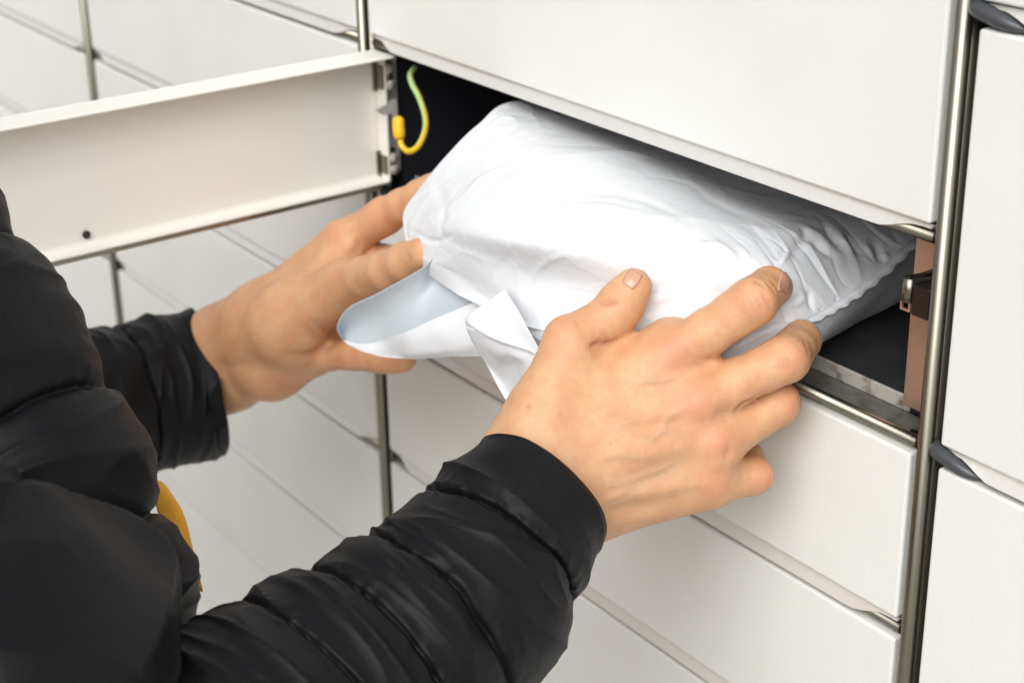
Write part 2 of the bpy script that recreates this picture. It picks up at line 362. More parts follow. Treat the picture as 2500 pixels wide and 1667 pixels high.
# ------------------------------------------------------------------ implicit-surface modelling of the body
def smin(a, b, k):
    h = np.clip(0.5+0.5*(b-a)/k, 0, 1); return b*(1-h)+a*h-k*h*(1-h)
class Field:
    def __init__(s, lo, hi, h):
        s.lo = np.array(lo, float); s.h = h; s.n = np.ceil((np.array(hi)-lo)/h).astype(int)+1
        s.ax = [s.lo[i]+np.arange(s.n[i])*h for i in range(3)]
        s.f = np.full(s.n, 0.05, np.float32)
    def blank(s):
        g = Field.__new__(Field); g.lo, g.h, g.n, g.ax = s.lo, s.h, s.n, s.ax; g.f = np.full(s.n, 0.05, np.float32); return g
    def cone(s, a, b, ra, rb, k=0.004, flat=None, sub=False):
        """smooth-union a tapered capsule; flat=(unit normal, factor) squashes its section along the normal"""
        a = np.asarray(a, float); b = np.asarray(b, float); m = max(ra, rb)+k*1.5+0.003
        i0 = np.clip(((np.minimum(a, b)-m-s.lo)/s.h).astype(int), 0, s.n-1); i1 = np.clip(((np.maximum(a, b)+m-s.lo)/s.h).astype(int)+2, 1, s.n)
        if (i1 <= i0).any(): return
        sl = tuple(slice(x, y) for x, y in zip(i0, i1))
        X = np.stack(np.meshgrid(*[s.ax[i][sl[i]] for i in range(3)], indexing='ij'), -1)
        d = b-a; L2 = max(d@d, 1e-12); pa = X-a
        if flat is not None:
            nn, fac = flat; q = pa@nn; pa = pa + (q*(fac-1))[..., None]*nn; dn = d@nn; d = d + nn*dn*(fac-1); L2 = d@d
        t = np.clip((pa@d)/L2, 0, 1); r = ra+(rb-ra)*t
        dist = (np.linalg.norm(pa-t[..., None]*d, axis=-1)-r).astype(np.float32)
        if sub: s.f[sl] = -smin(-s.f[sl], dist, k)
        else: s.f[sl] = smin(s.f[sl], dist, k)
    def mesh(s):
        """naive surface nets"""
        f = s.f; nx, ny, nz = f.shape; ins = f < 0
        c = np.zeros((nx-1, ny-1, nz-1), np.int8)
        for dx in (0, 1):
            for dy in (0, 1):
                for dz in (0, 1): c += ins[dx:nx-1+dx, dy:ny-1+dy, dz:nz-1+dz]
        act = (c > 0) & (c < 8); idx = np.argwhere(act); vid = np.full(act.shape, -1, np.int64); vid[act] = np.arange(len(idx))
        P = np.zeros((len(idx), 3)); N = np.zeros(len(idx)); cor = [(x, y, z) for x in (0, 1) for y in (0, 1) for z in (0, 1)]
        for i, p in enumerate(cor):
            for q in cor[i+1:]:
                if sum(abs(np.array(p)-q)) != 1: continue
                A = f[idx[:, 0]+p[0], idx[:, 1]+p[1], idx[:, 2]+p[2]]; B = f[idx[:, 0]+q[0], idx[:, 1]+q[1], idx[:, 2]+q[2]]
                m = (A < 0) != (B < 0); t = A[m]/(A[m]-B[m])
                P[m] += np.array(p)+t[:, None]*(np.array(q)-p); N[m] += 1
        V = s.lo+(idx+P/N[:, None])*s.h; F = []
        for ax in range(3):
            e = np.moveaxis(ins, ax, 0); ch = e[:-1] != e[1:]; v = np.moveaxis(vid, ax, 0)
            I = np.argwhere(ch[:, 1:-1, 1:-1]); I[:, 1:] += 1
            a, b, cc = I.T
            q = np.stack([v[a, b-1, cc-1], v[a, b, cc-1], v[a, b, cc], v[a, b-1, cc]], 1)
            fl = e[a, b, cc] if ax != 1 else ~e[a, b, cc]
            q[~fl] = q[~fl][:, ::-1]; F.append(q)
        F = np.concatenate(F); F = F[(F >= 0).all(1)]
        return V, F
def laplace(V, F, it=2, lam=0.5):
    e = np.concatenate([F[:, [0, 1]], F[:, [1, 2]], F[:, [2, 3]], F[:, [3, 0]]]); e = np.concatenate([e, e[:, ::-1]])
    deg = np.bincount(e[:, 0], minlength=len(V))[:, None]
    for l in [lam, -lam*1.03]*it:
        S = np.stack([np.bincount(e[:, 0], V[e[:, 1], i], minlength=len(V)) for i in range(3)], 1)
        V = V+l*(S/np.maximum(deg, 1)-V)
    return V
def vnormals(V, F):
    n = np.cross(V[F[:, 2]]-V[F[:, 0]], V[F[:, 3]]-V[F[:, 1]]) if F.shape[1] == 4 else np.cross(V[F[:, 1]]-V[F[:, 0]], V[F[:, 2]]-V[F[:, 0]])
    N = np.zeros_like(V)
    for k in range(F.shape[1]):
        for i in range(3): N[:, i] += np.bincount(F[:, k], n[:, i], minlength=len(V))
    return N/np.maximum(np.linalg.norm(N, axis=1), 1e-12)[:, None]
def bvh(V, F): return BVHTree.FromPolygons([Vector(v) for v in V], [list(map(int, f)) for f in F])
def onto(tree, x, y):
    d = fwd+rgt*(x-CX)/FPX-upv*(y-CY)/FPX
    h = tree.ray_cast(Vector(CAM), Vector(d).normalized())
    return (np.array(h[0]), np.array(h[1])) if h[0] is not None else (None, None)
def segdist(V, P):
    """distance from each vertex to a polyline and the position along it (0..1)"""
    best = np.full(len(V), 9.0); pos = np.zeros(len(V)); n = len(P)-1
    for i in range(n):
        d = P[i+1]-P[i]; t = np.clip(((V-P[i])@d)/max(d@d, 1e-12), 0, 1); q = np.linalg.norm(V-P[i]-t[:, None]*d, axis=1)
        m = q < best; best[m] = q[m]; pos[m] = (i+t[m])/n
    return best, pos
def strokes(V, F, tree, lst, gain=1.0):
    """lst: (pixel polyline, half width, height, colour channel, colour strength); every stroke is laid on the surface and raised or sunk"""
    N = vnormals(V, F); D = np.zeros(len(V)); C = np.zeros((len(V), 4)); C[:, 3] = 1
    for px, wd, amp, ch, cs in lst:
        pts = [onto(tree, *p)[0] for p in (spline(px, max(2*len(px), 6)) if len(px) > 1 else px)]
        pts = [p for p in pts if p is not None]
        if not pts: continue
        if len(pts) == 1: pts = pts*2
        P = np.array(pts); lo, hi = P.min(0)-wd*3, P.max(0)+wd*3
        m = ((V > lo) & (V < hi)).all(1)
        if not m.any(): continue
        q, pos = segdist(V[m], P); fade = np.sqrt(np.clip(np.sin(np.pi*np.clip(pos, 0.02, 0.98)), 0, 1)) if len(px) > 1 else 1
        gs = np.exp(-(q/wd)**2)*fade; D[m] += amp*gs*gain
        if ch is not None: C[m, ch] = np.maximum(C[m, ch], cs*np.exp(-(q/(wd*1.15))**2)*fade)
    return V+N*D[:, None], C
def a3(t): return at(t[0], t[1], t[2])

# ------------------------------------------------------------------ right hand
def bounds(L, m=0.03):
    P = np.array([a3(p) for p in L]); return P.min(0)-m, P.max(0)+m
R = dict(wr=(1300, 1128, .702), wu=(1382, 1228, .706), fr=(1190, 1290, .692), fu=(1230, 1350, .694),
         i1=(1652, 861, .7055), m1=(1712, 975, .7025), r1=(1750, 1080, .7060), p1=(1733, 1175, .7140),
         iP=(1838, 738, .6935), iD=(1878, 702, .7070), iT=(1893, 702, .7230),
         mP=(1918, 875, .7005), mD=(1954, 832, .7200), mT=(1950, 830, .7420),
         rP=(1899, 985, .7135), rD=(1890, 990, .7330), rT=(1850, 985, .7500),
         pP=(1838, 1160, .7235), pD=(1822, 1118, .7400), pT=(1790, 1095, .7560),
         t0=(1335, 1010, .7030), t1=(1394, 837, .7060), t2=(1494, 772, .7110), t3=(1547, 700, .7080))
lo, hi = bounds(R.values(), 0.03)
fR = Field(lo, hi, 0.00125)
P = {k: a3(v) for k, v in R.items()}
view = -fwd
palm = fR
fl = lambda n, k: (n/np.linalg.norm(n), k)
bn = np.cross(P['i1']-P['wr'], P['p1']-P['wu']); bn /= np.linalg.norm(bn); bn *= np.sign(bn@view)    # back of the hand
palm.cone(P['fr'], P['wr'], .0235, .0175, .010); palm.cone(P['fu'], P['wu'], .0225, .0170, .014)
mid = (P['wr']+P['wu'])/2
palm.cone((P['fr']+P['fu'])/2, mid, .024, .0185, .014)
palm.cone(P['wr'], P['i1']-bn*.003, .0165, .0114, .011)
palm.cone(mid, P['m1']-bn*.002, .0175, .0118, .012)
palm.cone(mid+(P['wu']-P['wr'])*.15, P['r1']-bn*.002, .0175, .0108, .012)
palm.cone(P['wu'], P['p1']-bn*.001, .0165, .0102, .012)
palm.cone(P['wu']-bn*.010, P['p1']-bn*.014, .014, .010, .014)
palm.cone(P['wr']-bn*.010, P['i1']-bn*.014, .014, .011, .014)
palm.cone(mid-bn*.012, (P['m1']+P['r1'])/2-bn*.014, .014, .011, .014)
# thumb root and web
palm.cone(P['wr'], P['t0'], .0150, .0138, .012)
palm.cone(P['t0'], P['t1'], .0135, .0112, .010)
palm.cone(P['t0']-bn*.004, (P['t1']*.5+P['i1']*.5)-bn*.009, .0115, .0060, .006)
palm.cone((P['t1']*.7+P['t0']*.3)-bn*.004, P['i1']*.5+P['wr']*.5-bn*.008, .0065, .0080, .007)
groups = []
def finger(F0, root, chain, k=.0035, kr=.007, knob=None):
    g = F0.blank(); pts = [root]+chain
    for (pa, ra), (pb, rb) in zip(pts[:-1], pts[1:]):
        g.cone(pa, pb, ra, rb, k)
    for c, r in (knob or []): g.cone(c, c+np.array([1e-4, 0, 0]), r, r, .004)
    return g, kr
def lerp(a, b, t): return a*(1-t)+b*t
def fing(p0, p1, p2, p3, r0, r1, r2, r3, kn=0.0006):
    """four joints of a finger with a waist between the joints and a fleshy tip"""
    return [(lerp(p0, p1, .42), (r0+r1)/2-.0007), (lerp(p0, p1, .75), r1-.0005), (p1, r1+.0001), (lerp(p1, p2, .5), (r1+r2)/2-.0003), (p2, r2), (lerp(p2, p3, .6), r3+.0004), (p3, r3)]
groups.append(finger(fR, (P['i1'], .0106), fing(P['i1'], P['iP'], P['iD'], P['iT'], .0104, .0098, .0083, .0070), kr=.0045))
groups.append(finger(fR, (P['m1'], .0112), fing(P['m1'], P['mP'], P['mD'], P['mT'], .0106, .0097, .0084, .0072)))
groups.append(finger(fR, (P['r1'], .0104), fing(P['r1'], P['rP'], P['rD'], P['rT'], .0098, .0090, .0082, .0070)))
groups.append(finger(fR, (P['p1'], .0096), fing(P['p1'], P['pP'], P['pD'], P['pT'], .0092, .0080, .0073, .0064)))
tb = finger(fR, (P['t1'], .0112), [(lerp(P['t1'], P['t2'], .5), .0094), (P['t2'], .0092), (lerp(P['t2'], P['t3'], .5), .0090), (P['t3'], .0078)], .004, .0035)
out = None; base_f = palm.f.copy()
for g, kr in groups+[tb]:
    c = smin(base_f, g.f, kr); out = c if out is None else smin(out, c, .0012)
# webs between neighbouring fingers
fR.f = out
for a, b, ra in (('i', 'm', .0062), ('m', 'r', .0066), ('r', 'p', .0060)):
    q = lerp(P[a+'1'], P[b+'1'], .5)+(P[a+'P']+P[b+'P']-P[a+'1']-P[b+'1'])*(.115 if a == 'i' else .10); fR.cone(lerp(P[a+'1'], P[b+'1'], .5)-bn*.003, q-bn*.003, ra, ra*.8, .006)
VR, FR = fR.mesh(); VR = laplace(VR, FR, 3)
tR = bvh(VR, FR)
RZ = lambda L: [(1200+x/2.09, 600+y/2.09) for x, y in L]      # coordinates read off an enlarged view of the hand
mm = .001
SR = [
 # knuckles: soft mounds, flushed
 (RZ([(930, 540)]), 8*mm, .9*mm, 0, 0.65), (RZ([(1060, 800)]), 8*mm, .9*mm, 0, 0.65), (RZ([(1150, 1010)]), 7*mm, .8*mm, 0, 0.59), (RZ([(1130, 1205)]), 7*mm, 1.0*mm, 0, 0.65),
 (RZ([(1390, 290)]), 6*mm, .4*mm, 0, 0.39), (RZ([(1530, 590)]), 6*mm, .4*mm, 0, 0.42), (RZ([(1550, 770)]), 6*mm, .2*mm, 0, 0.39), (RZ([(1390, 1180)]), 6*mm, .3*mm, 0, 0.48),
 (RZ([(330, 420)]), 8*mm, .3*mm, 0, 0.29), (RZ([(500, 500), (580, 490)]), 4*mm, -.3*mm, 0, 0.51), (RZ([(1500, 150), (1500, 240)]), 5*mm, 0, 0, .8), (RZ([(790, 140), (800, 210)]), 4*mm, 0, 0, .4),
 # tendons
 (RZ([(520, 900), (700, 760), (880, 600)]), 3.4*mm, .35*mm, None, 0), (RZ([(560, 960), (800, 880), (1000, 815)]), 3.2*mm, .45*mm, None, 0),
 (RZ([(600, 1040), (850, 1030), (1090, 1010)]), 3.2*mm, .5*mm, None, 0), (RZ([(620, 1260), (850, 1240), (1080, 1205)]), 3.2*mm, .6*mm, None, 0),
 # valleys between them
 (RZ([(640, 1240), (760, 1195), (880, 1150), (1000, 1110)]), 4.2*mm, -1.0*mm, 1, 0.80), (RZ([(700, 930), (860, 920), (1020, 900)]), 4.2*mm, -.5*mm, None, 0),
 (RZ([(640, 800), (780, 720), (900, 690)]), 4.5*mm, -.4*mm, None, 0), (RZ([(560, 1380), (700, 1340), (860, 1335)]), 4*mm, -.9*mm, 1, 0.56), (RZ([(1130, 880), (1190, 860), (1240, 850)]), 4*mm, -.7*mm, None, 0),
 (RZ([(1050, 680), (1110, 620), (1140, 590)]), 4*mm, -.5*mm, None, 0), (RZ([(1180, 1060), (1230, 1060)]), 4*mm, -.6*mm, None, 0),
 # veins
 (RZ([(560, 1220), (660, 1215), (760, 1185), (860, 1150), (930, 1120)]), 1.5*mm, .55*mm, 1, 0.56), (RZ([(560, 1310), (640, 1270), (720, 1230)]), 1.4*mm, .4*mm, 1, 0.48),
 (RZ([(730, 985), (790, 990), (830, 975), (870, 940), (940, 960), (1000, 1000)]), 1.6*mm, .55*mm, 1, 0.64), (RZ([(730, 700), (800, 690), (870, 690), (960, 660)]), 1.4*mm, .35*mm, 1, 0.56),
 (RZ([(560, 1080), (660, 1070), (760, 1080), (900, 1060)]), 1.4*mm, .35*mm, 1, 0.48), (RZ([(620, 930), (680, 900), (760, 880)]), 1.4*mm, .3*mm, 1, 0.40), (RZ([(870, 940), (900, 880), (960, 850)]), 1.3*mm, .35*mm, 1, 0.40),
 # creases over the finger joints
 (RZ([(1340, 250), (1365, 290), (1375, 330)]), .7*mm, -.35*mm, 2, 0.44), (RZ([(1375, 240), (1400, 285), (1410, 320)]), .7*mm, -.35*mm, 2, 0.44), (RZ([(1310, 270), (1335, 305), (1345, 340)]), .6*mm, -.2*mm, 2, 0.25),
 (RZ([(1395, 190), (1425, 210), (1450, 260)]), .7*mm, -.4*mm, 2, 0.56), (RZ([(1420, 170), (1445, 200), (1465, 240)]), .6*mm, -.3*mm, 2, 0.50), (RZ([(1330, 175), (1370, 195), (1390, 225)]), .7*mm, -.4*mm, 2, 0.44),
 (RZ([(1480, 560), (1485, 600), (1495, 640)]), .7*mm, -.35*mm, 2, 0.44), (RZ([(1505, 545), (1510, 590), (1520, 630)]), .7*mm, -.35*mm, 2, 0.44), (RZ([(1460, 580), (1465, 615), (1472, 640)]), .6*mm, -.2*mm, 2, 0.25),
 (RZ([(1590, 480), (1610, 520), (1610, 560)]), .7*mm, -.3*mm, 2, 0.38),
 (RZ([(545, 290), (600, 300), (655, 295)]), .8*mm, -.5*mm, 2, 0.62), (RZ([(555, 275), (600, 282), (640, 280)]), .6*mm, -.25*mm, 2, 0.38), (RZ([(500, 520), (530, 500), (590, 497), (640, 480)]), .9*mm, -.6*mm, 2, 0.88),
 (RZ([(430, 370), (440, 400), (450, 430)]), .8*mm, -.25*mm, 2, 0.19), (RZ([(560, 440), (590, 470), (600, 500)]), .8*mm, -.3*mm, 2, 0.38),
 (RZ([(1240, 860), (1270, 815), (1340, 780)]), .9*mm, -.5*mm, 2, 0.90), (RZ([(1090, 580), (1140, 575), (1180, 580)]), .8*mm, -.3*mm, 2, 0.50),
 (RZ([(192, 820)]), .9*mm, 0, 2, .9), (RZ([(350, 862)]), .5*mm, 0, 2, .5), (RZ([(610, 1010)]), .5*mm, 0, 2, .4),
 # fine diagonal lines of the skin over the knuckles
 ] + [(RZ([(900+i*22, 500+((i*37) % 20)), (925+i*22, 545+((i*23) % 15)), (950+i*22, 590)]), .45*mm, -.14*mm, 2, 0.12) for i in range(5)] \
 + [(RZ([(985+i*24, 780+((i*31) % 18)), (1015+i*24, 830)]), .45*mm, -.12*mm, 2, 0.10) for i in range(5)]
VR2, CR = strokes(VR, FR, tR, SR, 2.1)
VR2 = VR2 + vnormals(VR, FR)*((vnoise(VR, 55, 3)*.00035+vnoise(VR, 140, 4)*.00022)[:, None])

# ------------------------------------------------------------------ left hand
L = dict(wr=(560, 838, .990), wu=(560, 925, .995), fr=(400, 880, 1.000), fu=(400, 985, 1.005), c0=(640, 792, .955),
         i1=(838, 592, .928), m1=(815, 690, .945), r1=(795, 785, .950), p1=(765, 868, .945), hy=(668, 892, .960),
         iP=(938, 528, .905), iD=(1030, 478, .880), iT=(1075, 455, .868),
         mP=(930, 640, .925), mD=(1000, 640, .900), mT=(1060, 620, .885),
         rP=(900, 790, .925), rD=(985, 815, .900), rT=(1050, 800, .885),
         pP=(868, 866, .915), pD=(935, 876, .898), pT=(985, 879, .888),
         t1=(848, 690, .895), t2=(948, 660, .842), t3=(1040, 616, .806), th=(700, 790, .932))
lo, hi = bounds(L.values(), 0.035)
fL = Field(lo, hi, 0.0014); Q = {k: a3(v) for k, v in L.items()}
pn = np.cross(Q['p1']-Q['wu'], Q['i1']-Q['wr']); pn /= np.linalg.norm(pn); pn *= np.sign(pn@view)    # palm side, towards the camera
p_ = fL
p_.cone(Q['fr'], Q['wr'], .0245, .0170, .010); p_.cone(Q['fu'], Q['wu'], .0225, .0165, .014)
p_.cone(Q['wr'], Q['i1'], .0165, .0115, .012); p_.cone(lerp(Q['wr'], Q['wu'], .4), Q['m1'], .0170, .0115, .012)
p_.cone(lerp(Q['wr'], Q['wu'], .7), Q['r1'], .0165, .0110, .012); p_.cone(Q['wu'], Q['hy'], .0160, .0165, .012); p_.cone(Q['hy'], Q['p1'], .0165, .0105, .012)
p_.cone(Q['wr'], Q['th'], .0170, .0160, .020); p_.cone(Q['wr'], Q['c0'], .0160, .0155, .016); p_.cone(Q['c0'], Q['th'], .0150, .0158, .020); p_.cone(Q['th'], Q['t1'], .0156, .0122, .014)
p_.cone(Q['th'], lerp(Q['i1'], Q['t1'], .35), .0120, .0080, .014); p_.cone(Q['hy']+pn*.004, lerp(Q['r1'], Q['p1'], .5)+pn*.004, .013, .010, .012)
gl = [finger(fL, (Q['i1'], .0112), fing(Q['i1'], Q['iP'], Q['iD'], Q['iT'], .0110, .0100, .0086, .0076)),
      finger(fL, (Q['m1'], .0110), fing(Q['m1'], Q['mP'], Q['mD'], Q['mT'], .0108, .0096, .0084, .0076)),
      finger(fL, (Q['r1'], .0104), fing(Q['r1'], Q['rP'], Q['rD'], Q['rT'], .0100, .0090, .0080, .0072)),
      finger(fL, (Q['p1'], .0100), fing(Q['p1'], Q['pP'], Q['pD'], Q['pT'], .0095, .0082, .0074, .0066)),
      finger(fL, (Q['t1'], .0120), [(lerp(Q['t1'], Q['t2'], .5), .0103), (Q['t2'], .0099), (lerp(Q['t2'], Q['t3'], .5), .0093), (Q['t3'], .0080)], .004, .008)]
out = None
for g, kr in gl:
    c = smin(fL.f, g.f, kr); out = c if out is None else smin(out, c, .0012)
fL.f = out
VL, FL = fL.mesh(); VL = laplace(VL, FL, 3); tL = bvh(VL, FL)
LZ = lambda A: [(450+x/2.24, 400+y/2.24) for x, y in A]
SL = [
 (LZ([(960, 470), (945, 430), (950, 410)]), 1.6*mm, -.8*mm, 2, .5), (LZ([(880, 490), (930, 480), (960, 465)]), 2.0*mm, -.8*mm, 2, .3),
 (LZ([(700, 850), (760, 900), (820, 960), (835, 990)]), 2.0*mm, -.9*mm, 2, .45), (LZ([(660, 860), (700, 920), (740, 960)]), 1.6*mm, -.6*mm, 2, .3), (LZ([(740, 850), (800, 900), (840, 940)]), 1.4*mm, -.5*mm, 2, .3),
 (LZ([(560, 1040), (680, 1040), (780, 1000), (830, 980)]), 3.0*mm, -1.4*mm, 2, .55), (LZ([(230, 1090), (330, 1040), (440, 970), (520, 900)]), 3.5*mm, .4*mm, None, 0), (LZ([(190, 1110), (300, 1100), (400, 1100)]), 4*mm, -1.0*mm, 1, .3),
 (LZ([(600, 1180)]), 9*mm, .6*mm, 0, 0.30), (LZ([(550, 1220)]), 4*mm, -.3*mm, 2, .3), (LZ([(820, 1040), (1000, 1090), (1230, 1110)]), 9*mm, 0, 0, .35), (LZ([(1000, 330), (1150, 260)]), 9*mm, 0, 0, .5), (LZ([(820, 350)]), 8*mm, .4*mm, 0, 0.23),
 (LZ([(1300, 450), (1380, 420)]), 7*mm, 0, 0, .6), (LZ([(1215, 480), (1235, 510), (1240, 540)]), 1.0*mm, -.4*mm, 2, .55), (LZ([(1030, 640), (900, 600)]), 6*mm, .4*mm, 0, 0.10),
]
VL2, CL = strokes(VL, FL, tL, SL)

# ------------------------------------------------------------------ the person: one continuous skin with both arms and the trunk
arm_lo = Field(np.array([-0.95, -1.05, -0.55]), np.array([0.35, 0.02, 0.55]), 0.009)
shR, shL = np.array([0.04, -0.74, 0.34]), np.array([-0.34, -0.76, 0.34])
elR = a3((480, 1900, .600)); elL = a3((-250, 1500, .900))
for a, b, ra, rb in ((lerp(P['fr'], P['fu'], .5)+(P['fr']-P['wr'])*.3, elR, .024, .030), (elR, a3((120, 1850, .58)), .028, .028), (a3((120, 1850, .58)), a3((-150, 1620, .612)), .028, .030), (a3((-150, 1620, .612)), a3((-900, 1400, .64)), .030, .034), (a3((-900, 1400, .64)), shR, .034, .050), (lerp(Q['fr'], Q['fu'], .5)+(Q['fr']-Q['wr'])*.2, elL, .026, .040), (elL, shL, .041, .052)):
    arm_lo.cone(a, b, ra, rb, .02)
arm_lo.cone(shR, shL, .075, .075, .05); arm_lo.cone(lerp(shR, shL, .3), lerp(shR, shL, .3)+np.array([-.02, -.02, -.62]), .12, .11, .06); arm_lo.cone(lerp(shR, shL, .7), lerp(shR, shL, .7)+np.array([-.02, -.02, -.62]), .12, .11, .06)
arm_lo.cone(lerp(shR, shL, .5), lerp(shR, shL, .5)+np.array([0, 0, .14]), .06, .055, .05)
VA, FA = arm_lo.mesh()
V = np.concatenate([VR2, VL2, VA]); F = np.concatenate([FR, FL+len(VR2), FA+len(VR2)+len(VL2)])
person = put('person', V, F, M_skin, None, True)
CA = np.zeros((len(VA), 4)); CA[:, 3] = 1
ca = person.data.color_attributes.new('flush', 'FLOAT_COLOR', 'POINT'); ca.data.foreach_set('color', np.concatenate([CR, CL, CA]).astype(np.float32).ravel())
person['label'] = 'person in black quilted jacket pushing the parcel into the locker with both hands'
person['category'] = 'person'

# fingernails: curved plates lying on the fingertips
def nail(tree, c, ax, ax2, name='fingernail', nu=9, nv=11, off=.00012):
    """c centre, ax half-length vector (photo pixels), ax2 half-width vector"""
    V = []; ok = []
    for i in range(nv):
        v = -1+2*i/(nv-1)
        for j in range(nu):
            u = -1+2*j/(nu-1); s_ = math.sqrt(max(0, 1-(0.62*abs(v))**3.0)) if v > 0 else math.sqrt(max(0, 1-(0.80*abs(v))**4))
            p, n_ = onto(tree, c[0]+ax[0]*v+ax2[0]*u*s_, c[1]+ax[1]*v+ax2[1]*u*s_)
            if p is None: V.append(None); continue
            n_ = n_*np.sign(n_@view); V.append(p+n_*(off*(1-.6*abs(u)**3)+(.00025 if v > .8 else 0)))
    good = [v for v in V if v is not None]
    if not good: return
    idx = {}; VV = []
    for i, v in enumerate(V):
        if v is not None: idx[i] = len(VV); VV.append(v)
    F = []
    for i in range(nv-1):
        for j in range(nu-1):
            q = [i*nu+j, i*nu+j+1, (i+1)*nu+j+1, (i+1)*nu+j]
            if all(k in idx for k in q): F.append([idx[k] for k in q])
    o = put(name, VV, F, M_nail, person, True)
    m = o.modifiers.new('thick', 'SOLIDIFY'); m.thickness = .0005; m.offset = 0
    return o
tR2 = bvh(VR2, FR)
nail(tR2, (1543, 682), (11, -17), (15, 10))
nail(tR2, (1915, 690), (5, -22), (-13, -4))

# ------------------------------------------------------------------ parcel
# two welded sheets of film round the soft contents; the upper one is a net of (pixel x, pixel y, height) or ('w', X, Y, height)
def pz(t):
    if t[0] == 'w': return np.array(t[1:], float)
    d = fwd+rgt*(t[0]-CX)/FPX-upv*(t[1]-CY)/FPX
    return CAM+d*(t[2]-CAM[2])/d[2]
NET = [
 [('w', .030, .185, .080), ('w', .055, .190, .088), ('w', .085, .192, .090), ('w', .115, .192, .090), ('w', .145, .190, .089), ('w', .168, .186, .086), ('w', .182, .178, .082)],
 [('w', .010, .140, .098), ('w', .038, .145, .114), ('w', .075, .148, .117), ('w', .110, .148, .116), ('w', .145, .146, .111), ('w', .172, .142, .102), ('w', .190, .135, .092)],
 [('w', -.004, .075, .116), ('w', .030, .078, .122), ('w', .070, .078, .122), ('w', .110, .078, .119), ('w', .150, .078, .113), ('w', .180, .082, .106), (2238, 583, .095)],
 [(1262, 247, .1310), (1350, 275, .1290), (1490, 326, .1250), (1660, 390, .1205), (1840, 458, .1150), (2015, 545, .1085), (2165, 650, .0895)],
 [(1166, 305, .1290), (1290, 350, .1300), (1430, 395, .1285), (1600, 450, .1245), (1770, 510, .1190), (1930, 585, .1110), (2080, 717, .0865)],
 [(1086, 384, .1180), (1200, 430, .1250), (1350, 480, .1260), (1510, 530, .1230), (1690, 592, .1165), (1862, 666, .1060), (2010, 762, .0850)],
 [(1022, 462, .1050), (1110, 520, .1130), (1250, 570, .1185), (1420, 620, .1150), (1600, 685, .1030), (1780, 755, .0915), (1935, 800, .0830)],
 [(985, 520, .0950), (1042, 572, .0965), (1150, 615, .1010), (1300, 680, .0975), (1500, 765, .0885), (1690, 820, .0800), (1880, 832, .0780)],
 [(990, 588, .0850), (1048, 640, .0850), (1135, 682, .0850), (1262, 792, .0750), (1420, 885, .0695), (1640, 898, .0655), (1810, 872, .0710)]]
NU = NV = 380
G = [spline([pz(t) for t in r], NU) for r in NET]
G = np.stack([spline(np.array([r[j] for r in G]), NV) for j in range(NU)], 1)          # NV x NU x 3
uu, vv_ = np.meshgrid(np.linspace(0, 1, NU), np.linspace(0, 1, NV))
de = np.minimum(np.minimum(uu, 1-uu)*.20, np.minimum(vv_, 1-vv_)*.27)
tq = np.clip(de/.030, 0, 1); wq = np.sqrt(1-(1-tq)**2)
Bt = G.copy(); zfl = np.where(G[..., 1] > .0, .0560, .0495+.0065*sm(G[..., 1], -.012, .0)+.028*sm(-G[..., 1], .025, .070)); Bt[..., 2] = G[..., 2]-np.maximum(G[..., 2]-zfl, .001)*wq
VT = G.reshape(-1, 3); VB = Bt.reshape(-1, 3)
VT = VT+np.stack([vnoise(VT, 11, 1)*.001, vnoise(VT, 11, 2)*.001, vnoise(VT, 14, 5)*.0022], 1)*sm(de.ravel(), 0, .02)[:, None]
FT = np.array([[i*NU+j, (i+1)*NU+j, (i+1)*NU+j+1, i*NU+j+1] for i in range(NV-1) for j in range(NU-1)])
if vnormals(VT, FT)[(NV//2)*NU+NU//2][2] < 0: FT = FT[:, ::-1]
st_ = 3; ib = np.arange(0, NV, st_); ib = np.append(ib, NV-1) if ib[-1] != NV-1 else ib
def ridged(P, sc, seed, st=(1, 1, 1)):
    return 1-2*np.abs(vnoise(P*np.array(st), sc, seed))
VV = VT; Fp = FT; Np = vnormals(VV, Fp); edge = sm(de.ravel(), 0, .006)
wob = VV+np.stack([vnoise(VV, 14, 11), vnoise(VV, 14, 12), vnoise(VV, 14, 13)], 1)*.018
env = .10+.90*np.clip(.35+1.5*vnoise(VV, 13, 9), 0, 1)
def crest(sc, seed, st=(1, 1, 1), p=6): return np.clip(ridged(wob, sc, seed, st), 0, 1)**p
disp = .55*(crest(15, 21, (1, .5, 1), 4)*.0014*env + crest(30, 22, (.6, 1, 1), 6)*.0005*env - crest(22, 23, (1, .7, 1), 6)*.0008*env + crest(60, 24, p=6)*.00028*env*env - crest(80, 25, p=6)*.0002*env*env)
side = np.clip((VV[:, 0]-.165)/.05, 0, 1)*(VV[:, 2] > .085)
disp += side*(crest(26, 31, (1, 2.2, .8), 3)*.0009-crest(34, 32, (1, 1.8, .8), 4)*.0006)
leftc = np.clip((.05-VV[:, 0])/.05, 0, 1)*np.clip((.05-VV[:, 1])/.06, 0, 1)
disp += leftc*(crest(45, 33, (1, 1, .6), 4)*.0012-crest(50, 34, (1, .6, 1), 5)*.0009)
disp -= disp.mean()
VV = VV+Np*(disp*edge)[:, None]
tP = bvh(VV, Fp)
PZ = lambda A: [(1900+x/4.48, 500+y/4.48) for x, y in A]
def px(*a): return list(a)
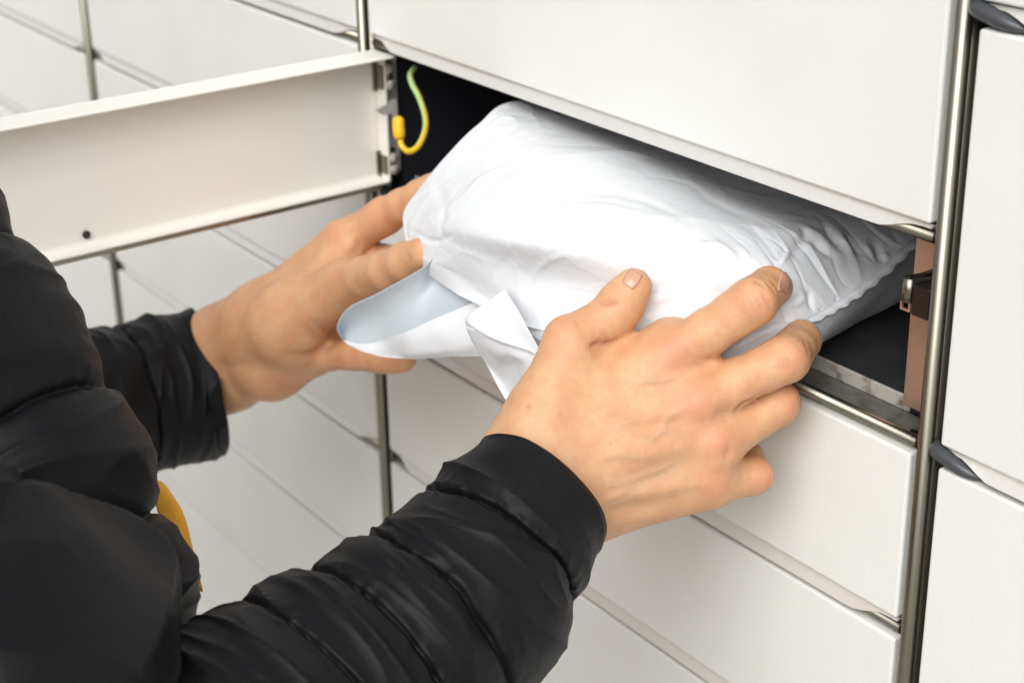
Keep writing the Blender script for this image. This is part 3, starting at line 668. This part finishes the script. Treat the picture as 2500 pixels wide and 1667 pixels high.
CR_ = [ # hand-placed creases: (pixel polyline, half width, height)
 (PZ([(270, 250), (300, 330), (250, 420)]), 2.2*mm, -2.2*mm), (PZ([(290, 240), (420, 330), (520, 430), (640, 510)]), 4*mm, 2.4*mm), (PZ([(370, 400), (470, 480), (580, 560)]), 2.4*mm, -2.6*mm),
 (PZ([(520, 240), (580, 340), (650, 460)]), 2.6*mm, -2.8*mm), (PZ([(690, 300), (700, 380), (760, 450), (800, 540)]), 2.6*mm, 2.6*mm), (PZ([(740, 380), (850, 470), (900, 560)]), 3.5*mm, -2.4*mm),
 (PZ([(950, 420), (1000, 520), (1020, 600)]), 3*mm, 1.8*mm), (PZ([(1060, 420), (1090, 520), (1120, 640)]), 3*mm, -1.8*mm), (PZ([(1150, 520), (1190, 600)]), 2.4*mm, 1.6*mm),
 (PZ([(20, 640), (80, 560), (120, 490)]), 1.4*mm, 2.0*mm), (PZ([(0, 600), (60, 530), (100, 470)]), 1.2*mm, -1.5*mm), (PZ([(130, 580), (220, 470), (280, 360)]), 3*mm, -1.6*mm),
 (PZ([(80, 1040), (150, 960), (240, 960), (290, 1040)]), 2*mm, 1.6*mm), (PZ([(330, 940), (350, 1020), (340, 1130)]), 1.6*mm, -1.8*mm), (PZ([(110, 1090), (190, 1090), (280, 1040)]), 1.4*mm, 1.4*mm),
 (PZ([(650, 1030), (640, 1080)]), 1.2*mm, -1.4*mm), (PZ([(480, 1140), (470, 1180)]), 1.2*mm, -1.2*mm), (PZ([(640, 1280), (850, 1220), (1100, 1140)]), 5*mm, 2.2*mm), (PZ([(560, 1180), (620, 1260), (700, 1200)]), 3*mm, -1.4*mm),
 # top face
 (px((1110, 350), (1160, 370), (1230, 330)), 1.6*mm, 1.2*mm), (px((1060, 430), (1085, 520), (1060, 600)), 3*mm, -1.4*mm), (px((1130, 480), (1180, 430), (1260, 400)), 2*mm, 1.2*mm), (px((1180, 480), (1230, 430), (1290, 400)), 2*mm, -1.2*mm),
 (px((1000, 560), (1060, 590), (1110, 570)), 1.6*mm, -1.3*mm), (px((1290, 700), (1330, 640), (1390, 620)), 1.8*mm, 1.2*mm), (px((1200, 680), (1250, 620), (1260, 560)), 2.4*mm, -1.0*mm),
 (px((1600, 700), (1650, 690), (1720, 670), (1780, 660)), 2*mm, -1.3*mm), (px((1640, 640), (1700, 600), (1760, 600), (1790, 640), (1760, 690)), 2.4*mm, 1.5*mm), (px((1660, 660), (1720, 640), (1760, 650)), 1.6*mm, -1.1*mm),
 (px((1590, 740), (1640, 720), (1690, 715)), 1.8*mm, 1.2*mm), (px((1330, 520), (1450, 500), (1560, 520)), 3*mm, .9*mm), (px((1400, 470), (1540, 480), (1680, 540)), 4*mm, -.9*mm), (px((1560, 560), (1600, 620), (1580, 680)), 2.6*mm, -1.0*mm),
 (px((1480, 620), (1520, 650), (1540, 700)), 2*mm, -1.0*mm), (px((1840, 560), (1880, 600), (1900, 640)), 2.4*mm, -1.4*mm), (px((1810, 600), (1840, 640), (1860, 670)), 2*mm, 1.2*mm),
 (px((1720, 880), (1760, 850), (1800, 830)), 1.6*mm, 1.6*mm), (px((1770, 860), (1830, 820), (1880, 800)), 1.4*mm, -1.4*mm), (px((1800, 840), (1830, 790), (1880, 760)), 1.6*mm, 1.5*mm), (px((1880, 800), (1890, 760), (1915, 740)), 1.4*mm, -1.6*mm),
 (px((1250, 860), (1270, 800), (1260, 740)), 2.4*mm, 1.2*mm), (px((1700, 470), (1800, 520), (1900, 560)), 5*mm, -1.2*mm),
]
VV, _ = strokes(VV, Fp, tP, [(a, b, c*(.6 if a[0][0] > 1900 else .5), None, 0) for a, b, c in CR_])
VB = VB+np.stack([0*VB[:, 0], 0*VB[:, 0], (crest(26, 41, (1, 1, 0), 3) if False else vnoise(VB, 30, 41))*.0022], 1)*sm(de.ravel(), 0, .02)[:, None]
VB.reshape(NV, NU, 3)[[0, -1], :] = VV.reshape(NV, NU, 3)[[0, -1], :]; VB.reshape(NV, NU, 3)[:, [0, -1]] = VV.reshape(NV, NU, 3)[:, [0, -1]]
nT = len(VV); brd = np.zeros((NV, NU), bool); brd[[0, -1], :] = True; brd[:, [0, -1]] = True; brd = brd.ravel()
mapb = np.where(brd, np.arange(nT), nT+np.cumsum(~brd)-1)
Fq = np.concatenate([FT, mapb[FT[:, ::-1]]]); Vq = np.concatenate([VV, VB[~brd]])
parcel = put('parcel', Vq, Fq, M_bag, None, True)
parcel['label'] = 'bulging crumpled white plastic mailer bag half inside the open locker compartment'
parcel['category'] = 'parcel'
# welded seam along the right side
tP = bvh(Vq, Fq)
E_ = VV.reshape(NV, NU, 3)[int(NV*.2):, -1]; A = E_[::3].copy(); Nn = (E_-VV.reshape(NV, NU, 3)[int(NV*.2):, -14])[::3]; Nn /= np.linalg.norm(Nn, axis=1)[:, None]
for _ in range(30): Nn[1:-1] = (Nn[:-2]+Nn[2:]+Nn[1:-1])/3; A[1:-1] = (A[:-2]+A[2:]+2*A[1:-1])/4
Vs = []; Fs = []
for i, (p, n_) in enumerate(zip(A, Nn)):
    q = p+n_*(.0034+.0006*math.sin(i*.9)); d_ = np.array([0, 0, .0005])
    Vs += [p-n_*.001+d_, q+d_*.6, q-d_*.6, p-n_*.001-d_]
    if i: Fs += [[(i-1)*4+k, (i-1)*4+(k+1) % 4, i*4+(k+1) % 4, i*4+k] for k in range(4)]
put('seam', np.array(Vs), Fs, M_bag, parcel, True)
# loose film at the bag's mouth: sheets given by rows of (pixel x, pixel y, distance)
def sheet(name, rows, m, nu=60, nv=60, amp=.0006, seed=1, th=.0003, m2=None):
    R_ = [np.array([a3(p) for p in r]) for r in rows]; R_ = [spline(r, nu) for r in R_]
    G = np.stack([spline(np.array([r[j] for r in R_]), nv) for j in range(nu)], 1)
    W = G.reshape(-1, 3); F = np.array([[i*nu+j, i*nu+j+1, (i+1)*nu+j+1, (i+1)*nu+j] for i in range(nv-1) for j in range(nu-1)])
    N_ = vnormals(W, F); W = W+N_*((vnoise(W, 30, seed)*amp+vnoise(W, 90, seed+1)*amp*.3)[:, None])
    o = put(name, W, F, m, parcel, True)
    sd = o.modifiers.new('thick', 'SOLIDIFY'); sd.thickness = th
    if m2: o.data.materials.append(m2); sd.material_offset = 1
    return o
# rows run from the bag's edge outwards
top_ = [(836, 827, .840), (823, 795, .836), (850, 752, .829), (930, 712, .813), (1036, 650, .792), (1093, 590, .785), (1160, 655, .775), (1236, 697, .757)]
bot_ = [(838, 831, .8415), (846, 834, .841), (880, 841, .8365), (925, 836, .8285), (985, 817, .806), (1060, 785, .789), (1140, 752, .776), (1234, 712, .7595)]
rowsA = []
for q in (0, .25, .5, .75, 1):
    rowsA.append([tuple(np.array(t)*(1-q)+np.array(u)*q+np.array([0, 0, .010*math.sin(math.pi*q)*(.4 if i in (0, 7) else 1)+(.004 if i == 5 else -.002)*math.sin(math.pi*q)])) for i, (t, u) in enumerate(zip(top_, bot_))])
sheet('flap', rowsA, M_bagin, nu=110, nv=50, seed=5, amp=.0009)
sheet('flap', [[(1232, 702, .757), (1140, 745, .774), (1060, 778, .786), (985, 812, .803), (925, 832, .826), (880, 838, .834), (836, 830, .841)],
               [(1225, 735, .760), (1150, 780, .774), (1075, 812, .784), (1000, 836, .800), (940, 850, .822), (890, 853, .831), (842, 838, .840)],
               [(1215, 790, .765), (1160, 834, .777), (1095, 850, .786), (1020, 863, .800), (960, 870, .820), (900, 865, .830), (850, 845, .839)],
               [(1235, 860, .770), (1170, 866, .783), (1110, 869, .790), (1050, 874, .801), (1000, 876, .811), (930, 870, .829), (862, 848, .838)]], M_bag, seed=9, amp=.0016)
sheet('flap', [[(1232, 706, .738), (1262, 752, .728), (1294, 810, .720), (1325, 868, .714)],
               [(1190, 735, .742), (1220, 775, .734), (1270, 825, .725), (1315, 870, .716)],
               [(1142, 772, .750), (1160, 795, .744), (1220, 830, .732), (1310, 862, .718)],
               [(1138, 795, .752), (1160, 803, .746), (1215, 832, .734), (1305, 858, .720)]], M_bag, seed=14, amp=.0003)
sheet('flap', [[(1142, 798, .753), (1215, 822, .738), (1275, 842, .728), (1330, 852, .720)],
               [(1158, 838, .758), (1212, 858, .742), (1255, 868, .732), (1310, 880, .722)],
               [(1180, 880, .762), (1215, 900, .756), (1262, 886, .740), (1292, 920, .728)],
               [(1205, 925, .762), (1235, 940, .760), (1268, 938, .746), (1288, 940, .734)],
               [(1252, 1004, .760), (1262, 1000, .760), (1272, 990, .752), (1282, 975, .740)]], M_bag, seed=19, amp=.0018)

# ------------------------------------------------------------------ the quilted jacket
def sleeve(name, path, seams, seed=1, puff=.0055, nr=420, nc=300, rim=True, pucker=.0016, fold=.004, crease=1.0, big=0.0):
    """path rows: pixel x, pixel y, distance, radius; seams: positions 0..1 along it with a tilt"""
    path = np.array(path, float); C = np.array([np.append(a3(p[:3]), p[3]) for p in path]); S = spline(C, nr)
    Pc, rad = S[:, :3], S[:, 3]; T = np.gradient(Pc, axis=0); L_ = np.concatenate([[0], np.cumsum(np.linalg.norm(np.diff(Pc, axis=0), axis=1))]); T /= np.linalg.norm(T, axis=1)[:, None]
    up0 = np.array([0, 0, 1.0]); A = up0-T*(T@up0)[:, None]; A /= np.linalg.norm(A, axis=1)[:, None]; B = np.cross(T, A)
    ph = np.linspace(0, 2*np.pi, nc, endpoint=False); s = L_[:, None]+0*ph[None]; Ltot = L_[-1]
    dirs = A[:, None]*np.cos(ph)[None, :, None]+B[:, None]*np.sin(ph)[None, :, None]
    base = Pc[:, None]+dirs*rad[:, None, None]
    flat = base.reshape(-1, 3)
    n1 = vnoise(flat, 7, seed).reshape(nr, nc); n2 = vnoise(flat, 22, seed+1).reshape(nr, nc); n3 = vnoise(flat, 60, seed+2).reshape(nr, nc)
    # folds running along and slightly across the sleeve
    st = flat*1.0; wobx = np.stack([np.cos(ph)[None]*rad[:, None]*.45+n1*.02, np.sin(ph)[None]*rad[:, None]*.45+n2*.006, s*1.5+n1*.035], -1).reshape(-1, 3)
    f1 = (1-2*np.abs(vnoise(wobx, 24, seed+5))).reshape(nr, nc)
    f2 = (1-2*np.abs(vnoise(wobx, 52, seed+6))).reshape(nr, nc)
    dmin = np.full((nr, nc), 9.0); sg = sorted([q[0]*Ltot for q in seams])
    edges = [0]+sg+[Ltot]
    prof = np.zeros((nr, nc)); near = np.full((nr, nc), 9.0)
    sw = s+n1*.008+n2*.0025+n3*.0012
    for q in sg: near = np.minimum(near, np.abs(sw-q))
    prof = np.sqrt(1-np.exp(-(near/.015)**1.7))
    groove = -.0026*np.exp(-(near/.0013)**2)
    puck = pucker*np.exp(-(near/.0055)**2)*(1-2*np.abs(vnoise(np.stack([np.cos(ph)[None]*rad[:, None], np.sin(ph)[None]*rad[:, None], s*.25], -1).reshape(-1, 3), 120, seed+9))).reshape(nr, nc)
    r = rad[:, None]+puff*prof+groove+puck+fold*(n1*.9)+crease*(.0030*np.clip(f1, 0, 1)**2.5+.0016*np.clip(f2, 0, 1)**2)+.0005*n3
    if big: r = r+big*(vnoise(flat*np.array([2.0, 2.0, .7])+n1.reshape(-1, 1)*.03, 9, seed+20)*1.6).reshape(nr, nc)
    if rim:
        e = np.minimum(s/.004, 1); r = np.where(s < .004, r-.0015*(1-np.sqrt(np.clip(1-(1-e)**2, 0, 1))), r)
    X = Pc[:, None]+dirs*r[:, :, None]
    W = X.reshape(-1, 3); F = [[i*nc+k, i*nc+(k+1) % nc, (i+1)*nc+(k+1) % nc, (i+1)*nc+k] for i in range(nr-1) for k in range(nc)]
    # turned-in hem at the wrist
    hem = []; n0 = len(W)
    for j, (dz, dr) in enumerate(((.0000, -.0014), (.0020, -.0034), (.012, -.0040), (.030, -.0040))):
        hem.append(Pc[0]+T[0]*dz+dirs[0]*(r[0]+dr)[:, None])
    W = np.concatenate([W]+hem)
    prev = list(range(nc))
    for j in range(len(hem)):
        cur = list(range(n0+j*nc, n0+(j+1)*nc)); F += [[prev[(k+1) % nc], prev[k], cur[k], cur[(k+1) % nc]] for k in range(nc)]; prev = cur
    F.append([(nr-1)*nc+k for k in range(nc)])
    return W, F
RSP = [(1328, 1197, .6870, .0285), (1284, 1248, .6810, .0312), (1205, 1352, .6720, .0368), (1108, 1492, .6580, .0405), (930, 1640, .6400, .0455), (755, 1775, .6220, .0500), (560, 1920, .6000, .0530), (360, 2050, .585, .055), (160, 2150, .575, .056)]
W1, F1 = sleeve('s', RSP, [(.115, 0), (.30, 0), (.43, 0), (.57, 0), (.78, 0)], seed=3, puff=.0050, pucker=.0016, crease=.75)
LSP = [(514, 934, 1.004, .0405), (460, 948, 1.000, .0410), (340, 975, .985, .0425), (200, 1020, .965, .0480), (40, 1090, .945, .053), (-150, 1200, .92, .056)]
W2, F2 = sleeve('s', LSP, [(.29, 0), (.66, 0)], seed=31, puff=.0025, nr=260, nc=220, fold=.003, pucker=.0009)
jacket = put('jacket', W1, F1, M_jacket, person, True); jacket.name = 'sleeve'
ls = put('sleeve', W2, F2, M_jacket, person, True)
# upper left arm and front of the jacket: a stack of puffs, and the near upper arm with broad folds
FRP = [(-400, 350, .67, .0370), (-277, 600, .665, .0385), (-137, 825, .66, .0402), (23, 1110, .655, .0405), (118, 1300, .65, .0390), (195, 1530, .65, .0395), (260, 1800, .645, .041)]
W3, F3 = sleeve('s', FRP, [(.27, 0), (.517, 0), (.69, 0), (.87, 0)], seed=51, puff=.009, nr=300, nc=220, fold=.003, big=.003, crease=.9, rim=False, pucker=.001)
front = put('jacket_front', W3, F3, M_jacket, person, True)
NRP = [(-500, 1450, .62, .050), (-250, 1530, .60, .052), (20, 1640, .585, .052), (100, 1800, .575, .048), (120, 2060, .572, .050), (60, 2200, .575, .046)]
W4, F4 = sleeve('s', NRP, [(.9, 0)], seed=81, puff=.002, nr=260, nc=240, fold=.005, crease=2.6, big=.017, rim=False, pucker=.0)
ua = put('sleeve', W4, F4, M_jacket, person, True)
# yellow lining showing past the jacket front
o = sheet('lining', [[(372, 1172, .70), (386, 1180, .702), (398, 1190, .704)], [(380, 1230, .697), (420, 1232, .699), (447, 1262, .701)], [(400, 1300, .695), (440, 1310, .697), (470, 1350, .699)], [(440, 1420, .69), (470, 1430, .692), (490, 1445, .694)]], M_lining, 16, 16, amp=.001, th=.0012)
o.parent = person
